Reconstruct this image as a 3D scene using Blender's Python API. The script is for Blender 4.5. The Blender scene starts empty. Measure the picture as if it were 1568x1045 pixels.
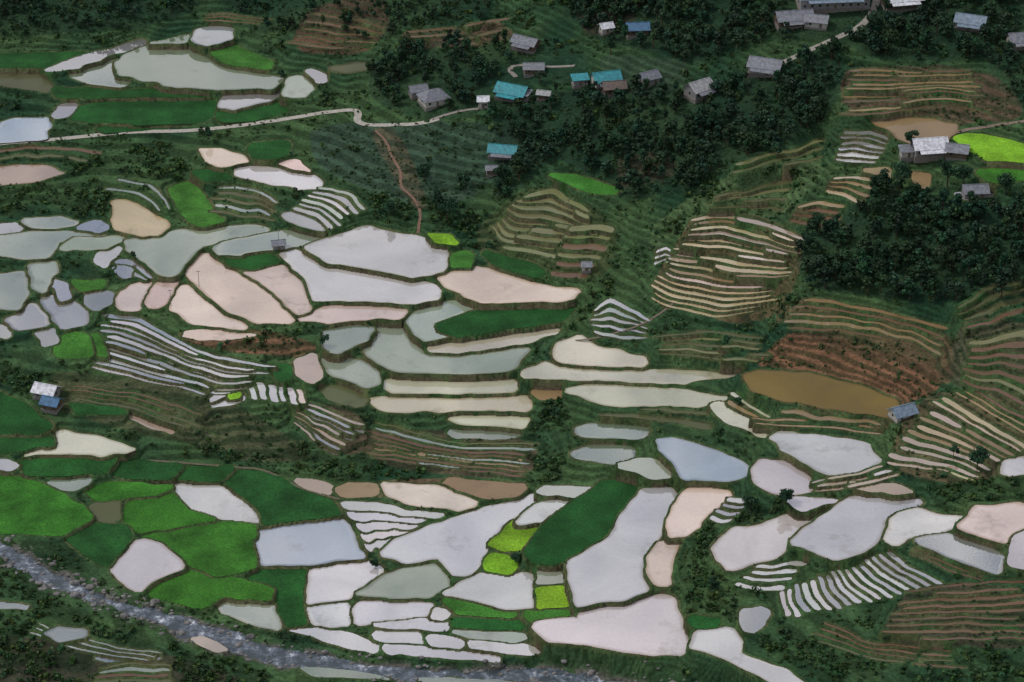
import bpy, math, random, time
import numpy as np
T00=time.time()
rng=np.random.default_rng(7); random.seed(7)
H=520.0; PITCH=math.radians(30); FPX=4033.0
cp,sp=math.cos(PITCH),math.sin(PITCH)

# ---------------------------------------------------------------- noise
def vn(x,y,scale,seed):
    x=np.asarray(x,float)/scale; y=np.asarray(y,float)/scale
    r=np.random.default_rng(seed); tab=r.random((256,256))
    xi=np.floor(x).astype(int); yi=np.floor(y).astype(int)
    fx=x-xi; fy=y-yi; fx=fx*fx*(3-2*fx); fy=fy*fy*(3-2*fy)
    a=tab[xi&255,yi&255]; b=tab[(xi+1)&255,yi&255]; c=tab[xi&255,(yi+1)&255]; d=tab[(xi+1)&255,(yi+1)&255]
    return (a*(1-fx)+b*fx)*(1-fy)+(c*(1-fx)+d*fx)*fy
def fbm(x,y,scale,seed,o=3):
    s=0;w=0
    for i in range(o):
        s=s+vn(x,y,scale/2**i,seed+i)*0.5**i; w+=0.5**i
    return s/w

# ---------------------------------------------------------------- relief of the valley side (slopes surveyed)
SU=np.array([0,400,800,1200,1568.])
SV=np.array([-60,50,150,250,350,450,550,650,750,850,960,1100.])
ST=np.array([
[.24,.24,.25,.25,.25],
[.16,.18,.20,.20,.18],
[.05,.07,.18,.24,.18],
[.12,.12,.22,.26,.16],
[.05,.06,.18,.28,.26],
[.04,.04,.08,.26,.24],
[.10,.13,.10,.16,.18],
[.08,.20,.16,.08,.16],
[.03,.03,.05,.05,.06],
[.03,.02,.02,.05,.07],
[.04,.02,.02,.08,.16],
[.04,.02,.03,.12,.16]])
def slope(u,v):
    u=np.clip(u,SU[0],SU[-1]-1e-3); v=np.clip(v,SV[0],SV[-1]-1e-3)
    i=np.searchsorted(SU,u,side='right')-1; j=np.searchsorted(SV,v,side='right')-1
    fu=(u-SU[i])/(SU[i+1]-SU[i]); fv=(v-SV[j])/(SV[j+1]-SV[j])
    return (ST[j,i]*(1-fu)+ST[j,i+1]*fu)*(1-fv)+(ST[j+1,i]*(1-fu)+ST[j+1,i+1]*fu)*fv
NT=81; thg=np.radians(np.linspace(-17,17,NT)); RG=np.arange(0,4000,3.0)
ag=np.radians(np.linspace(42,13,260))
R=np.full(NT,0.0)+H/math.tan(ag[0]); Z=np.zeros(NT)
Rs=[R.copy()];Zs=[Z.copy()]
for a in ag[1:]:
    dx=np.sin(thg);dy=np.cos(thg);dz=-math.tan(a)
    f=dy*cp-dz*sp; up=dy*sp+dz*cp
    u=784+FPX*dx/f; v=522.5-FPX*up/f
    s=slope(u,v); ta=math.tan(a)
    dR=(H-Z-R*ta)/(s+ta); Z=Z+s*dR; R=R+dR
    Rs.append(R.copy());Zs.append(Z.copy())
Rs=np.array(Rs);Zs=np.array(Zs)
ZT=np.zeros((NT,len(RG)))
for i in range(NT):
    rr=np.concatenate([[0,300],Rs[:,i],[Rs[-1,i]+700,4000]])
    zz=np.concatenate([[-20,-20],Zs[:,i],[Zs[-1,i]+190,Zs[-1,i]+260]])
    ZT[i]=np.interp(RG,rr,zz)
def base(x,y):
    x=np.asarray(x,float);y=np.asarray(y,float)
    th=np.arctan2(x,np.maximum(y,1)); r=np.hypot(x,y)
    ti=np.clip((th-thg[0])/(thg[1]-thg[0]),0,NT-1.001); ri=np.clip(r/3.0,0,len(RG)-1.001)
    i=ti.astype(int);j=ri.astype(int);a=ti-i;b=ri-j
    z=(ZT[i,j]*(1-b)+ZT[i,j+1]*b)*(1-a)+(ZT[i+1,j]*(1-b)+ZT[i+1,j+1]*b)*a
    return z+ (vn(x,y,60,11)-.5)*2.5+(vn(x,y,25,12)-.5)*0.8
def rays(P):
    P=np.asarray(P,float).reshape(-1,2)
    a=(P[:,0]-784)/FPX; b=-(P[:,1]-522.5)/FPX
    return np.stack([a, cp+b*sp, -sp+b*cp],1)
def hit_level(P,z):
    d=rays(P); t=(H-z)/(-d[:,2]); return d[:,:2]*t[:,None]
def hit_base(P):
    d=rays(P); z=np.zeros(len(d))
    for k in range(50):
        t=(H-z)/(-d[:,2]); zn=base(d[:,0]*t,d[:,1]*t); z=z*0.4+zn*0.6
    t=(H-z)/(-d[:,2]); return np.stack([d[:,0]*t,d[:,1]*t,z],1)

# ---------------------------------------------------------------- paddy survey
COL={ # albedos
'W':(.66,.62,.60),'P':(.82,.64,.52),'Q':(.50,.37,.27),'G':(.34,.39,.28),'C':(.66,.61,.42),'Y':(.54,.43,.24),
'O':(.23,.14,.022),'B':(.34,.42,.47),'D':(.11,.15,.13),'g':(.20,.25,.165),'w':(.32,.31,.30),'o':(.115,.125,.05),'k':(.21,.215,.09),'b':(.17,.098,.055),'y':(.31,.21,.10),
'R':(.040,.160,.018),'r':(.017,.084,.018),'L':(.18,.36,.022),'l':(.05,.175,.025)}
WET={'b':.03,'o':.03,'k':.05,'y':.08,'O':.07,'Y':.14,'B':.50,'W':.38,'w':.42,'P':.22,'D':.4,'g':.34,'G':.30,'C':.22,'Q':.22}
PAD="""
g 174,98 200,84 235,68 285,68 300,88 345,98 385,113 430,122 418,134 330,138 250,128 185,114
w 291,62 300,48 325,39 352,38 353,60 320,70
w 68,108 110,95 170,75 215,60 218,67 150,90 112,106
g 105,118 125,100 172,85 172,100 198,126 185,131 140,125
g 228,66 290,53 287,65 250,66
G 430,148 445,120 460,115 480,135 470,148
w 332,165 348,142 420,137 432,142 415,155 360,167
w 490,128 468,108 480,105 495,123
o 508,105 545,96 580,97 578,104 530,113
B 0,188 25,181 72,183 72,210 50,215 -10,218
w 85,180 95,162 115,160 118,170 100,178
l 322,70 358,70 420,95 410,104 360,100 330,90
r -10,82 130,80 100,90 66,104 -10,102
o -10,108 58,112 78,135 72,142 -10,130
r 120,165 190,153 325,154 330,172 300,190 200,190 112,185
r 336,172 430,157 438,172 380,187 340,188
r 85,135 190,142 250,136 330,142 320,149 190,149 90,148
r 150,196 260,192 255,197 160,204
Q -10,258 60,255 100,265 50,280 -10,285
P 302,228 340,228 382,247 335,257 318,245
W 358,252 440,260 485,270 490,290 455,287 400,277 365,265
r 385,220 440,215 445,225 425,243 390,243
P 428,250 455,247 475,264 440,257
l 265,285 285,282 315,310 340,340 310,348 290,335
r 300,262 335,262 350,275 320,275
w 435,328 455,325 502,348 498,355 460,348
Y 172,312 185,308 240,330 255,348 245,360 215,362 180,350
G 35,335 95,332 115,342 85,348 50,348
w -10,345 25,345 30,353 -10,358
w 118,350 145,340 165,350 150,357
G -10,362 60,356 120,356 165,360 90,370 70,395 -10,392
G 92,380 110,366 185,362 190,369 160,381 110,382
G 190,368 260,357 330,352 395,347 410,354 350,366 308,375 282,403 262,425 242,420 200,385
G 330,380 345,371 440,356 500,362 480,370 430,380 370,388 332,391
r 345,395 370,390 415,390 425,403 380,413 350,405
P 290,420 300,395 312,388 330,402 350,415 395,438 425,463 447,490 438,497 400,492 362,483 330,463 303,440
P 262,458 275,440 290,438 340,465 365,490 377,503 350,505 285,490 267,472
P 372,417 410,408 435,408 455,428 470,458 475,475 460,481 443,475 425,450 395,430
P 222,457 240,433 268,430 270,440 255,462 235,470
P 182,467 195,445 228,425 234,433 216,460 205,478 190,477
W 432,388 455,385 480,403 560,415 640,428 670,447 674,458 640,465 560,462 480,461 472,430 445,405
W 470,380 521,361 565,350 640,362 680,375 685,395 680,416 630,424 560,411 500,402
P 458,490 500,470 530,467 622,475 615,488 560,487 500,491
P 674,425 700,415 725,410 800,430 850,446 885,445 880,458 830,462 740,465 705,450
G 622,490 640,478 670,465 705,460 733,470 680,490 663,496 690,514 652,523 630,510
r 668,497 740,475 860,460 880,467 865,490 800,500 700,516 680,508
G 548,527 580,502 600,490 617,492 621,515 648,545 720,548 780,540 812,535 800,550 770,570 690,573 610,571 580,550
C 657,532 720,525 800,512 855,503 850,512 780,526 700,539 660,539
G 495,548 530,547 560,562 580,576 585,588 560,592 520,577 500,562
C 575,587 600,581 700,586 785,583 788,598 700,602 600,600
C 565,612 600,610 700,614 810,608 808,630 700,629 590,628
C 690,640 740,636 812,640 800,655 720,653
g 690,661 750,660 795,665 770,672 700,669
Q 460,548 478,543 485,560 488,580 478,588 462,575
g 497,512 545,500 572,503 560,520 520,540 503,538
o 490,592 520,592 560,610 550,620 510,607
C 848,537 855,525 885,515 910,535 980,548 985,560 920,560 860,555
C 800,572 830,558 870,567 960,570 1050,573 1135,573 1130,579 1050,582 960,581 870,580 812,579
C 865,597 900,591 1000,599 1080,604 1120,611 1060,619 980,621 900,612
y 815,598 860,598 862,608 830,609
g 880,655 940,651 990,655 985,667 930,668 885,664
g 875,692 920,686 968,690 965,705 910,707 878,701
B 1003,674 1030,670 1080,685 1130,705 1146,725 1110,735 1050,732 1035,705
G 950,714 985,705 1010,712 1025,728 1000,731
C 1085,625 1108,618 1125,632 1180,660 1183,670 1150,661 1110,641
O 1145,577 1160,567 1240,572 1320,592 1370,612 1378,630 1365,640 1300,630 1200,610 1155,597
W 1177,670 1192,661 1260,670 1320,682 1345,708 1320,725 1270,728 1240,706 1203,686
W 1155,720 1170,706 1200,713 1238,735 1244,752 1215,755 1180,748 1160,735
Q 1300,736 1360,743 1400,755 1350,753 1310,748
r 30,708 110,698 180,700 165,720 120,728 40,725
r 180,707 270,710 279,715 262,733 215,733 172,724
r 283,716 355,713 357,722 335,738 270,734
r 362,722 400,722 440,745 510,770 520,790 405,804 400,785 370,760 348,742
R -10,726 40,737 72,750 118,777 138,795 95,818 -10,818
g 77,737 140,732 130,745 90,748
R 132,750 200,739 262,747 240,757 200,763 150,768
o 147,771 180,770 180,790 165,803 147,790
R 192,782 203,767 262,755 288,785 330,797 270,808 215,815 197,800
r 102,825 150,802 188,807 198,825 163,868 130,850
R 270,814 345,801 392,806 383,824 392,868 330,884 292,866 252,825 218,821
R 228,905 290,874 360,888 420,905 412,918 345,912 300,933 240,915
r 397,873 468,870 468,885 458,915 466,955 440,960 424,925 426,900 385,884
W 222,737 262,740 320,739 355,755 385,775 401,799 345,796 290,778 266,763
W 168,873 215,829 245,836 275,860 284,870 240,885 210,906 195,900
B 380,818 420,808 520,794 533,805 548,840 557,856 470,866 400,867 393,840
W 474,869 560,860 577,878 545,903 533,918 472,926 474,890
W 468,931 530,923 538,935 534,955 480,955
G 547,909 590,886 670,866 686,885 680,898 650,916 600,917
W 537,935 560,922 610,921 661,926 655,943 600,949 550,954
W 445,962 480,964 575,990 573,1000 510,985
W 575,967 640,968 650,984 582,980
W 587,989 650,990 765,1005 760,1012 600,1001
W 655,975 700,978 712,985 703,994 657,988
W 716,981 800,990 820,995 810,1003 720,995
G 692,966 740,968 800,974 792,984 720,976
W 665,930 690,935 680,950 660,948
W 570,955 650,948 688,955 688,964 600,963
W 588,848 605,826 680,802 760,780 818,760 824,765 790,790 762,815 745,838 738,858 715,880 692,880 672,852 620,858
P 585,739 620,741 690,752 723,772 700,778 625,772 603,757
y 682,737 740,744 800,746 790,757 750,758 700,748
y 515,750 540,740 575,745 570,757 530,760
Q 455,735 480,735 510,748 500,757 465,745
G 820,755 835,746 880,745 905,748 888,763 850,758
W 792,800 817,776 850,766 875,768 850,785 832,799
L 745,835 785,797 824,804 818,820 803,838 770,844
L 752,850 770,849 784,870 778,880 745,872 740,863
r 810,840 832,810 852,790 900,755 930,737 973,742 963,760 938,800 918,830 880,852 845,866 817,860
W 987,753 1020,750 1032,763 1015,800 995,838 983,868 988,905 960,918 882,930 872,890 870,865 900,847 937,820 955,788
P 1032,780 1052,752 1085,748 1115,757 1098,775 1065,800 1050,820 1026,823 1027,800
P 990,852 1010,832 1044,826 1034,850 1020,895 1005,895 991,875
G 822,874 855,871 862,892 823,894
L 822,902 865,900 868,927 822,931
W 690,905 740,879 815,880 818,900 816,929 770,934 720,920 682,912
l 678,917 720,926 790,942 780,948 700,940
r 690,948 790,951 795,962 750,964 692,961
l 807,939 883,936 883,944 820,950
W 822,957 887,950 892,936 1010,913 1034,921 1038,960 1053,985 1043,1000 1000,1004 900,989 842,979
W 1070,967 1110,965 1125,985 1132,1000 1200,1025 1235,1050 1190,1050 1110,1010 1062,990
w 1135,934 1165,933 1165,960 1150,968
r 1060,945 1100,950 1090,963 1065,960
W 1090,842 1105,822 1170,802 1275,772 1268,790 1213,820 1180,853 1120,869 1097,856
W 1217,832 1260,797 1310,762 1330,755 1410,766 1393,775 1368,785 1353,800 1347,815 1323,843 1280,859 1250,845
W 1357,830 1372,787 1400,784 1470,793 1462,806 1425,813 1385,823 1370,837
P 1492,790 1502,776 1565,770 1580,790 1540,830 1500,822 1467,808
w 1402,827 1450,820 1500,829 1530,852 1528,878 1490,869 1430,845
W 1553,822 1580,810 1580,875 1552,865
W 1210,767 1265,763 1283,768 1220,778
Q 290,978 310,975 350,995 330,998
D 65,970 90,960 130,963 130,978 90,985
G 337,925 380,911 423,930 425,965 395,960 350,940
g 180,1018 250,1020 230,1030
g 460,1022 540,1028 600,1040 480,1036
g 640,1038 760,1042 820,1050 650,1050
D -10,920 45,930 -10,932
D 150,1003 230,1000 250,1008 170,1012
C 35,697 85,683 92,662 150,668 205,688 190,695 110,696
Q 190,635 215,637 265,655 268,665 230,655
w -10,706 30,710 15,720 -10,718
r -10,598 40,620 78,655 60,665 -10,664
r -10,672 80,670 83,681 30,690 -10,690
g -10,420 35,418 40,440 30,475 -10,470
w 15,490 45,467 70,485 72,500 30,503
w 68,455 95,452 125,475 128,495 100,505 85,490
G 50,405 85,403 88,411 75,430 70,450 50,440
w 60,507 80,503 88,525 65,530
w -10,500 8,505 10,518 -10,516
w 137,449 163,446 163,465 150,475 139,465
W 145,400 158,382 186,377 176,392 166,402 158,412
w 180,398 205,410 196,425 178,415
l 110,430 160,430 155,442 125,445
l 85,522 110,509 133,515 140,545 92,548
l 143,510 160,530 165,548 150,545
P 282,513 330,506 392,515 340,521
L 345,597 365,594 369,608 352,611
r 415,560 435,560 440,580 425,585
L 655,358 690,359 698,374 670,371
l 690,391 715,389 720,409 692,411
r 742,386 800,402 830,418 820,424 760,403
l 845,266 880,268 950,290 940,299 900,290 855,276
y 1320,181 1380,178 1430,186 1465,190 1455,205 1438,220 1402,223 1370,205
L 1467,211 1500,206 1550,216 1580,225 1580,250 1520,245 1482,231
R 1500,263 1580,256 1580,275 1520,279
y 1322,261 1365,258 1360,275
y 1395,264 1425,266 1420,290 1402,285
w 1460,297 1500,291 1520,300 1480,307
W 1535,707 1580,695 1580,725 1540,728
r 105,620 185,622 195,632 120,636
"""
STRIPS=[ # top curve, bottom curve, n, fill, colours, breaks
([(490,285),(530,294),(562,318)],[(440,322),(480,335),(505,358)],6,.6,'wWG',0),
([(520,767),(600,775),(684,789)],[(562,846),(582,842),(600,826)],5,.9,'W',0),
([(1190,905),(1195,930),(1203,950)],[(1368,842),(1400,870),(1462,896)],16,.6,'WWw',0),
([(1160,866),(1200,862),(1245,858)],[(1120,900),(1150,906),(1188,914)],4,.5,'W',0),
([(158,478),(215,487),(285,527),(355,552),(425,560)],[(140,568),(200,583),(290,600),(330,615),(380,600)],11,.6,'WWw',1),
([(318,610),(335,595),(360,586)],[(325,625),(345,622),(380,615)],2,.75,'W',0),
([(380,582),(385,612)],[(470,598),(478,622)],6,.75,'WPW',0),
([(440,605),(500,628),(570,655)],[(450,650),(490,690),(512,702)],7,.5,'wQQw',1),
([(560,640),(690,678),(825,680)],[(560,705),(690,722),(800,735)],8,.45,'bogby',2),
([(905,478),(935,456),(1003,490)],[(905,512),(950,527),(990,522)],5,.5,'wg',0),
([(1060,335),(1120,328),(1180,343),(1234,368)],[(985,457),(1030,480),(1100,492),(1190,472)],17,.52,'YQyQYPy',1),
([(1005,385),(1020,378),(1035,383)],[(1000,410),(1015,405),(1030,408)],3,.6,'W',0),
([(800,300),(850,286),(905,325)],[(738,350),(755,388),(840,400),(925,398)],9,.66,'k',1),
([(870,345),(910,345),(945,350)],[(840,425),(880,432),(900,432)],6,.5,'bko',0),
([(1300,106),(1400,110),(1495,106)],[(1285,180),(1350,178),(1450,162),(1512,178)],11,.5,'byb',1),
([(1290,198),(1330,200),(1362,212)],[(1278,250),(1320,252),(1345,252)],6,.6,'wWw',0),
([(1275,268),(1310,268),(1340,275)],[(1262,300),(1290,305),(1325,318)],4,.5,'Yyb',0),
([(1225,312),(1260,305),(1300,312)],[(1205,345),(1240,350),(1275,355)],4,.45,'yb',0),
([(1222,455),(1330,470),(1452,503)],[(1190,510),(1300,515),(1400,535),(1452,570)],5,.4,'yby',0),
([(1485,525),(1530,512),(1580,500)],[(1465,590),(1530,610),(1580,640)],7,.45,'kby',0),
([(1440,600),(1520,650),(1580,690)],[(1345,715),(1440,725),(1490,742)],10,.48,'yQyYQ',1),
([(1500,600),(1540,625),(1580,640)],[(1455,600),(1520,645),(1580,680)],3,.4,'by',0),
([(1390,905),(1480,892),(1580,890)],[(1340,985),(1450,985),(1580,985)],9,.35,'b',1),
([(1150,640),(1250,640),(1350,655)],[(1160,655),(1250,660),(1350,672)],2,.4,'yo',0),
([(1120,600),(1140,610),(1180,640)],[(1110,625),(1130,632),(1180,655)],2,.5,'yC',0),
([(330,285),(400,290),(430,310)],[(320,330),(380,340),(420,345)],5,.4,'og',0),
([(60,425),(70,440),(75,470)],[(130,405),(140,425),(130,450)],1,.3,'w',0),
([(180,395),(215,400),(240,425)],[(165,420),(200,430),(215,432)],2,.5,'w',0),
([(150,1022),(200,1014),(260,1018)],[(140,1050),(200,1045),(280,1050)],4,.5,'gob',0),
([(60,955),(150,985),(250,1000)],[(40,975),(120,1000),(220,1015)],3,.4,'Dg',0),
([(1000,512),(1090,505),(1180,518)],[(1010,545),(1090,556),(1180,560)],5,.38,'ok',1),
([(100,590),(200,600),(330,640)],[(100,615),(200,630),(330,680)],4,.3,'bo',2),
([(1395,840),(1440,850),(1500,880)],[(1395,850),(1460,880),(1520,898)],3,.35,'b',0),
([(1240,735),(1290,730),(1350,712)],[(1250,755),(1300,750),(1385,730)],3,.5,'WQ',1),
([(1115,760),(1140,765),(1160,762)],[(1080,800),(1100,805),(1110,805)],4,.5,'Ww',0),
([(480,20),(540,30),(590,40)],[(430,75),(500,85),(570,80)],5,.3,'b',1),
([(320,20),(370,22),(420,30)],[(310,36),(350,36),(390,40)],3,.4,'b',0),
([(620,50),(700,42),(780,28)],[(600,75),(700,80),(780,60)],4,.35,'b',2),
([(-10,228),(80,226),(160,232)],[(-10,250),(60,248),(120,255)],2,.35,'ob',1),
([(180,275),(230,285),(262,320)],[(150,300),(200,305),(235,325)],2,.3,'go',0),
([(1000,625),(1060,628),(1110,640)],[(890,640),(980,645),(1080,665)],2,.4,'og',0),
([(640,690),(720,700),(800,702)],[(640,720),(720,728),(790,730)],2,.4,'gy',1),
([(1090,300),(1150,290),(1220,270)],[(1080,325),(1150,325),(1200,335)],4,.35,'ok',1),
([(1460,470),(1520,440),(1580,420)],[(1480,515),(1530,500),(1580,488)],4,.35,'bo',1),
([(1200,625),(1280,640),(1350,648)],[(1190,640),(1280,655),(1350,660)],1,.5,'y',0),
([(1120,250),(1180,235),(1260,215)],[(1110,290),(1170,275),(1255,250)],3,.3,'ok',1),
([(1250,950),(1340,985),(1480,1000)],[(1240,985),(1340,1015),(1480,1030)],4,.3,'ob',1),
]
polys=[]
for line in PAD.strip().splitlines():
    p=line.split(); polys.append((p[0],[tuple(map(float,q.split(','))) for q in p[1:]],False))
def resamp(c,k):
    c=np.array(c,float); d=np.r_[0,np.cumsum(np.hypot(*np.diff(c,axis=0).T))]; t=np.linspace(0,d[-1],k)
    o=np.stack([np.interp(t,d,c[:,0]),np.interp(t,d,c[:,1])],1)
    for _ in range(2): o[1:-1]=o[1:-1]*.5+(o[:-2]+o[2:])*.25
    return o
for si,(A,B,n,fill,cs,br) in enumerate(STRIPS):
    K=22; A_=resamp(A,K);B_=resamp(B,K); s=np.linspace(0,1,K)
    sp_px=np.mean(np.hypot(*(B_-A_).T))/n
    L=np.sum(np.hypot(*np.diff(A_,axis=0).T))
    def curve(t):
        w=(vn(s*L,np.full(K,t*n*9.),26,300+si)-.5)*sp_px*.6
        c=A_*(1-t)+B_*t; nrm=(B_-A_)/np.maximum(np.hypot(*(B_-A_).T),1)[:,None]
        return c+nrm*w[:,None]
    for i in range(n):
        t0=(i+random.uniform(0,.12))/n; f=fill*random.uniform(.7,1.2); t1=min(t0+f/n,(i+.97)/n)
        c0=curve(t0);c1=curve(t1)
        cuts=[0]+sorted(random.sample(range(4,K-4),random.randint(0,br)))+[K-1] if br else [0,K-1]
        for a,b in zip(cuts[:-1],cuts[1:]):
            a0=a+(random.randint(0,1) if br or n>3 else 0); b0=b-(random.randint(0,1) if (br or n>3) and b<K-1 else (random.randint(0,2) if n>3 else 0))
            if b0-a0<3: continue
            q0=c0[a0:b0+1].copy(); q1=c1[a0:b0+1].copy(); m=(q0+q1)/2
            for e,wgt in((0,.45),(-1,.45)):
                q0[e]=q0[e]*(1-wgt)+m[e]*wgt; q1[e]=q1[e]*(1-wgt)+m[e]*wgt
            polys.append((random.choice(cs),[tuple(x) for x in q0]+[tuple(x) for x in q1[::-1]],True))

def chaikin(P,it=2):
    P=np.array(P,float)
    for _ in range(it):
        N=np.roll(P,-1,0); P=np.stack([P*.8+N*.2,P*.2+N*.8],1).reshape(-1,2)
    return P
def roundc(P,dist,it=2):
    P=np.array(P,float)
    for k in range(it):
        N_=np.roll(P,-1,0); L=np.hypot(*(N_-P).T); f=np.minimum(.25,dist/(k*1.6+1)/np.maximum(L,1e-6))[:,None]
        P=np.stack([P*(1-f)+N_*f,P*f+N_*(1-f)],1).reshape(-1,2)
    return P
def normals(P):
    t=np.roll(P,-2,0)-np.roll(P,2,0); t/=np.maximum(np.hypot(*t.T),1e-6)[:,None]; return np.stack([t[:,1],-t[:,0]],1)
def densify(P,step):
    out=[]
    for a,b in zip(P,np.roll(P,-1,0)):
        n=max(1,int(np.hypot(*(b-a))/step)); 
        for k in range(n): out.append(a+(b-a)*k/n)
    return np.array(out)
PADS=[]
for ty,pts,strip in polys:
    P=np.array(pts,float); P=chaikin(P,1) if strip else roundc(P,2.6)
    hb=hit_base(P); lv=float(np.median(hb[:,2]))
    W=hit_level(P,lv)
    A=.5*np.sum(W[:,0]*np.roll(W[:,1],-1)-np.roll(W[:,0],-1)*W[:,1])
    if A<0: W=W[::-1]
    if abs(A)<3: continue
    W=densify(W,1.5)
    c=np.array(COL[ty])*(1+rng.uniform(-.16,.07))*(1+rng.uniform(-.05,.05,3))
    PADS.append(dict(t=ty,p=W,z=lv,A=abs(A),c=np.clip(c,0,.88),rice=ty in 'RrLl',strip=strip,wet=WET.get(ty,.20)*rng.uniform(.7,1.3)))
# widen each field toward its neighbours so only a bund is left between them
allp=np.concatenate([d['p'] for d in PADS]); alli=np.concatenate([np.full(len(d['p']),i) for i,d in enumerate(PADS)])
new=[]
for i,d in enumerate(PADS):
    P=d['p']
    if d['strip']: new.append(P); continue
    mn,mx_=P.min(0)-9,P.max(0)+9
    k=(alli!=i)&(allp[:,0]>mn[0])&(allp[:,0]<mx_[0])&(allp[:,1]>mn[1])&(allp[:,1]<mx_[1]); Q=allp[k]
    nr=normals(P); g=np.full(len(P),.5)
    if len(Q):
        D=Q[None]-P[:,None]; dist=np.hypot(D[...,0],D[...,1]); al=(D*nr[:,None]).sum(-1)/np.maximum(dist,.01)
        dist=np.where((al>.5),dist,99); dm=dist.min(1)
        g=np.where(dm<8.5,np.clip(.5*dm-.45,0.1,3.0),.5)
    for _ in range(3): g=(g+np.roll(g,1)+np.roll(g,-1))/3
    new.append(P+nr*g[:,None])
for d,P in zip(PADS,new):
    amp=.35 if d['strip'] else .6
    P=P.copy(); a0=(vn(P[:,0],P[:,1],4,31)-.5)*amp*2; b0=(vn(P[:,0],P[:,1],4,33)-.5)*amp*2
    P[:,0]+=a0;P[:,1]+=b0; d['p']=P
PADS.sort(key=lambda d:d['z'])

# ---------------------------------------------------------------- core height grid
DX,DY=.4,.62
gx=np.arange(-250,250,DX); gy=np.arange(645,1250,DY)
NX,NY=len(gx),len(gy)
X,Y=np.meshgrid(gx,gy)
def raster(poly,pad=0):
    x0,y0=poly.min(0)-1.5;x1,y1=poly.max(0)+1.5
    i0=max(0,int((x0-gx[0])/DX)-pad);i1=min(NX,int((x1-gx[0])/DX)+2+pad)
    j0=max(0,int((y0-gy[0])/DY)-pad);j1=min(NY,int((y1-gy[0])/DY)+2+pad)
    if i0>=i1 or j0>=j1: return None
    acc=np.zeros((j1-j0,i1-i0+1),np.int32); ys=gy[j0:j1]
    for (ax,ay),(bx,by) in zip(poly,np.roll(poly,-1,0)):
        if ay==by: continue
        k=np.where((ay>ys)!=(by>ys))[0]
        if not len(k): continue
        xc=(bx-ax)*(ys[k]-ay)/(by-ay)+ax
        ci=np.clip(np.ceil((xc-gx[0])/DX).astype(int)-i0,0,i1-i0)
        acc[k,0]+=1; np.add.at(acc,(k,ci),-1)
    m=(np.cumsum(acc,1)[:,:-1]&1).astype(bool)
    return j0,j1,i0,i1,m
def dil(m,nx_,ny_):
    o=m.copy()
    for k in range(1,nx_+1): o[:,k:]|=m[:,:-k]; o[:,:-k]|=m[:,k:]
    m2=o.copy()
    for k in range(1,ny_+1): o[k:]|=m2[:-k]; o[:-k]|=m2[k:]
    return o
def blur(a,n):
    for _ in range(n):
        a=(a+np.roll(a,1,0)+np.roll(a,-1,0))/3; a=(a+np.roll(a,1,1)+np.roll(a,-1,1))/3
    return a
ZB=base(X,Y)
zz=np.zeros_like(ZB); wt=np.zeros_like(ZB); inside=np.zeros(ZB.shape,bool); ring=np.zeros(ZB.shape,bool)
for d in PADS:
    r=raster(d['p'],4)
    if r is None: continue
    j0,j1,i0,i1,m=r
    D=dil(m,2,1); rg=D&~m
    s=np.s_[j0:j1,i0:i1]
    zz[s][rg]=d['z']+.16; wt[s][rg]=1; ring[s][rg]=True; inside[s][rg]=False
    zz[s][m]=d['z']-.25; wt[s][m]=1; inside[s][m]=True; ring[s][m]=False
def chain_dist(pl,R=18.):
    D=np.full(X.shape,1e3);S=np.zeros(X.shape);acc=0
    for a,b in zip(pl[:-1],pl[1:]):
        ab=b[:2]-a[:2];L=np.hypot(*ab)
        i0=max(0,int((min(a[0],b[0])-R-gx[0])/DX));i1=min(NX,int((max(a[0],b[0])+R-gx[0])/DX)+1)
        j0=max(0,int((min(a[1],b[1])-R-gy[0])/DY));j1=min(NY,int((max(a[1],b[1])+R-gy[0])/DY)+1)
        if i0<i1 and j0<j1 and L>0:
            q=np.s_[j0:j1,i0:i1]; Xs,Ys=X[q],Y[q]
            t=np.clip(((Xs-a[0])*ab[0]+(Ys-a[1])*ab[1])/L**2,0,1)
            dd=np.hypot(Xs-a[0]-ab[0]*t,Ys-a[1]-ab[1]*t); k=dd<D[q]; D[q][k]=dd[k];S[q][k]=(acc+t*L)[k]
        acc+=L
    return D,S
def smooth_line(pts,k):
    c=np.array(pts,float)
    for _ in range(2):
        c=np.concatenate([c[:1],np.stack([c[:-1]*.75+c[1:]*.25,c[:-1]*.25+c[1:]*.75],1).reshape(-1,2),c[-1:]])
    return hit_base(c)
RIV=smooth_line([(-60,815),(0,838),(50,866),(95,893),(150,910),(200,932),(260,945),(330,978),(420,1000),(500,1018),(600,1027),(720,1030),(820,1026),(930,1030),(1020,1038),(1120,1062)],1)
RIV[:,2]=np.minimum.accumulate(RIV[:,2])-1.0
RIV[:,2]=np.convolve(np.pad(RIV[:,2],6,mode='edge'),np.ones(13)/13,'valid')
rd,rs=chain_dist(RIV,22)
racc=np.r_[0,np.cumsum(np.hypot(*np.diff(RIV[:,:2],axis=0).T))]
rw=4.0+1.6*(vn(rs,rs*0,22,55)-.5)*2+1.8*(vn(X,Y,5,56)-.5)*2
rz=np.interp(rs,racc,RIV[:,2])
k=(rd<rw)&~inside
zz[k]=(rz-.9)[k]; wt[k]=1
k2=(rd<rw+1.8)&(rd>=rw)&~inside&~ring
zz[k2]=(rz+.35)[k2]+(vn(X,Y,2.5,57)[k2]-.5)*.9; wt[k2]=1
river_cells=rd<rw
dl=zz-ZB
w=wt.copy(); bd=np.zeros_like(w,bool); bd[:3]=bd[-3:]=True; bd[:,:3]=bd[:,-3:]=True
w[bd]=1
dl=np.where(bd,0,dl); w=np.where(w>0,w,.004); dl=np.where(w>.5,dl,0)
P2x,P2y=2048,1024
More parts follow.
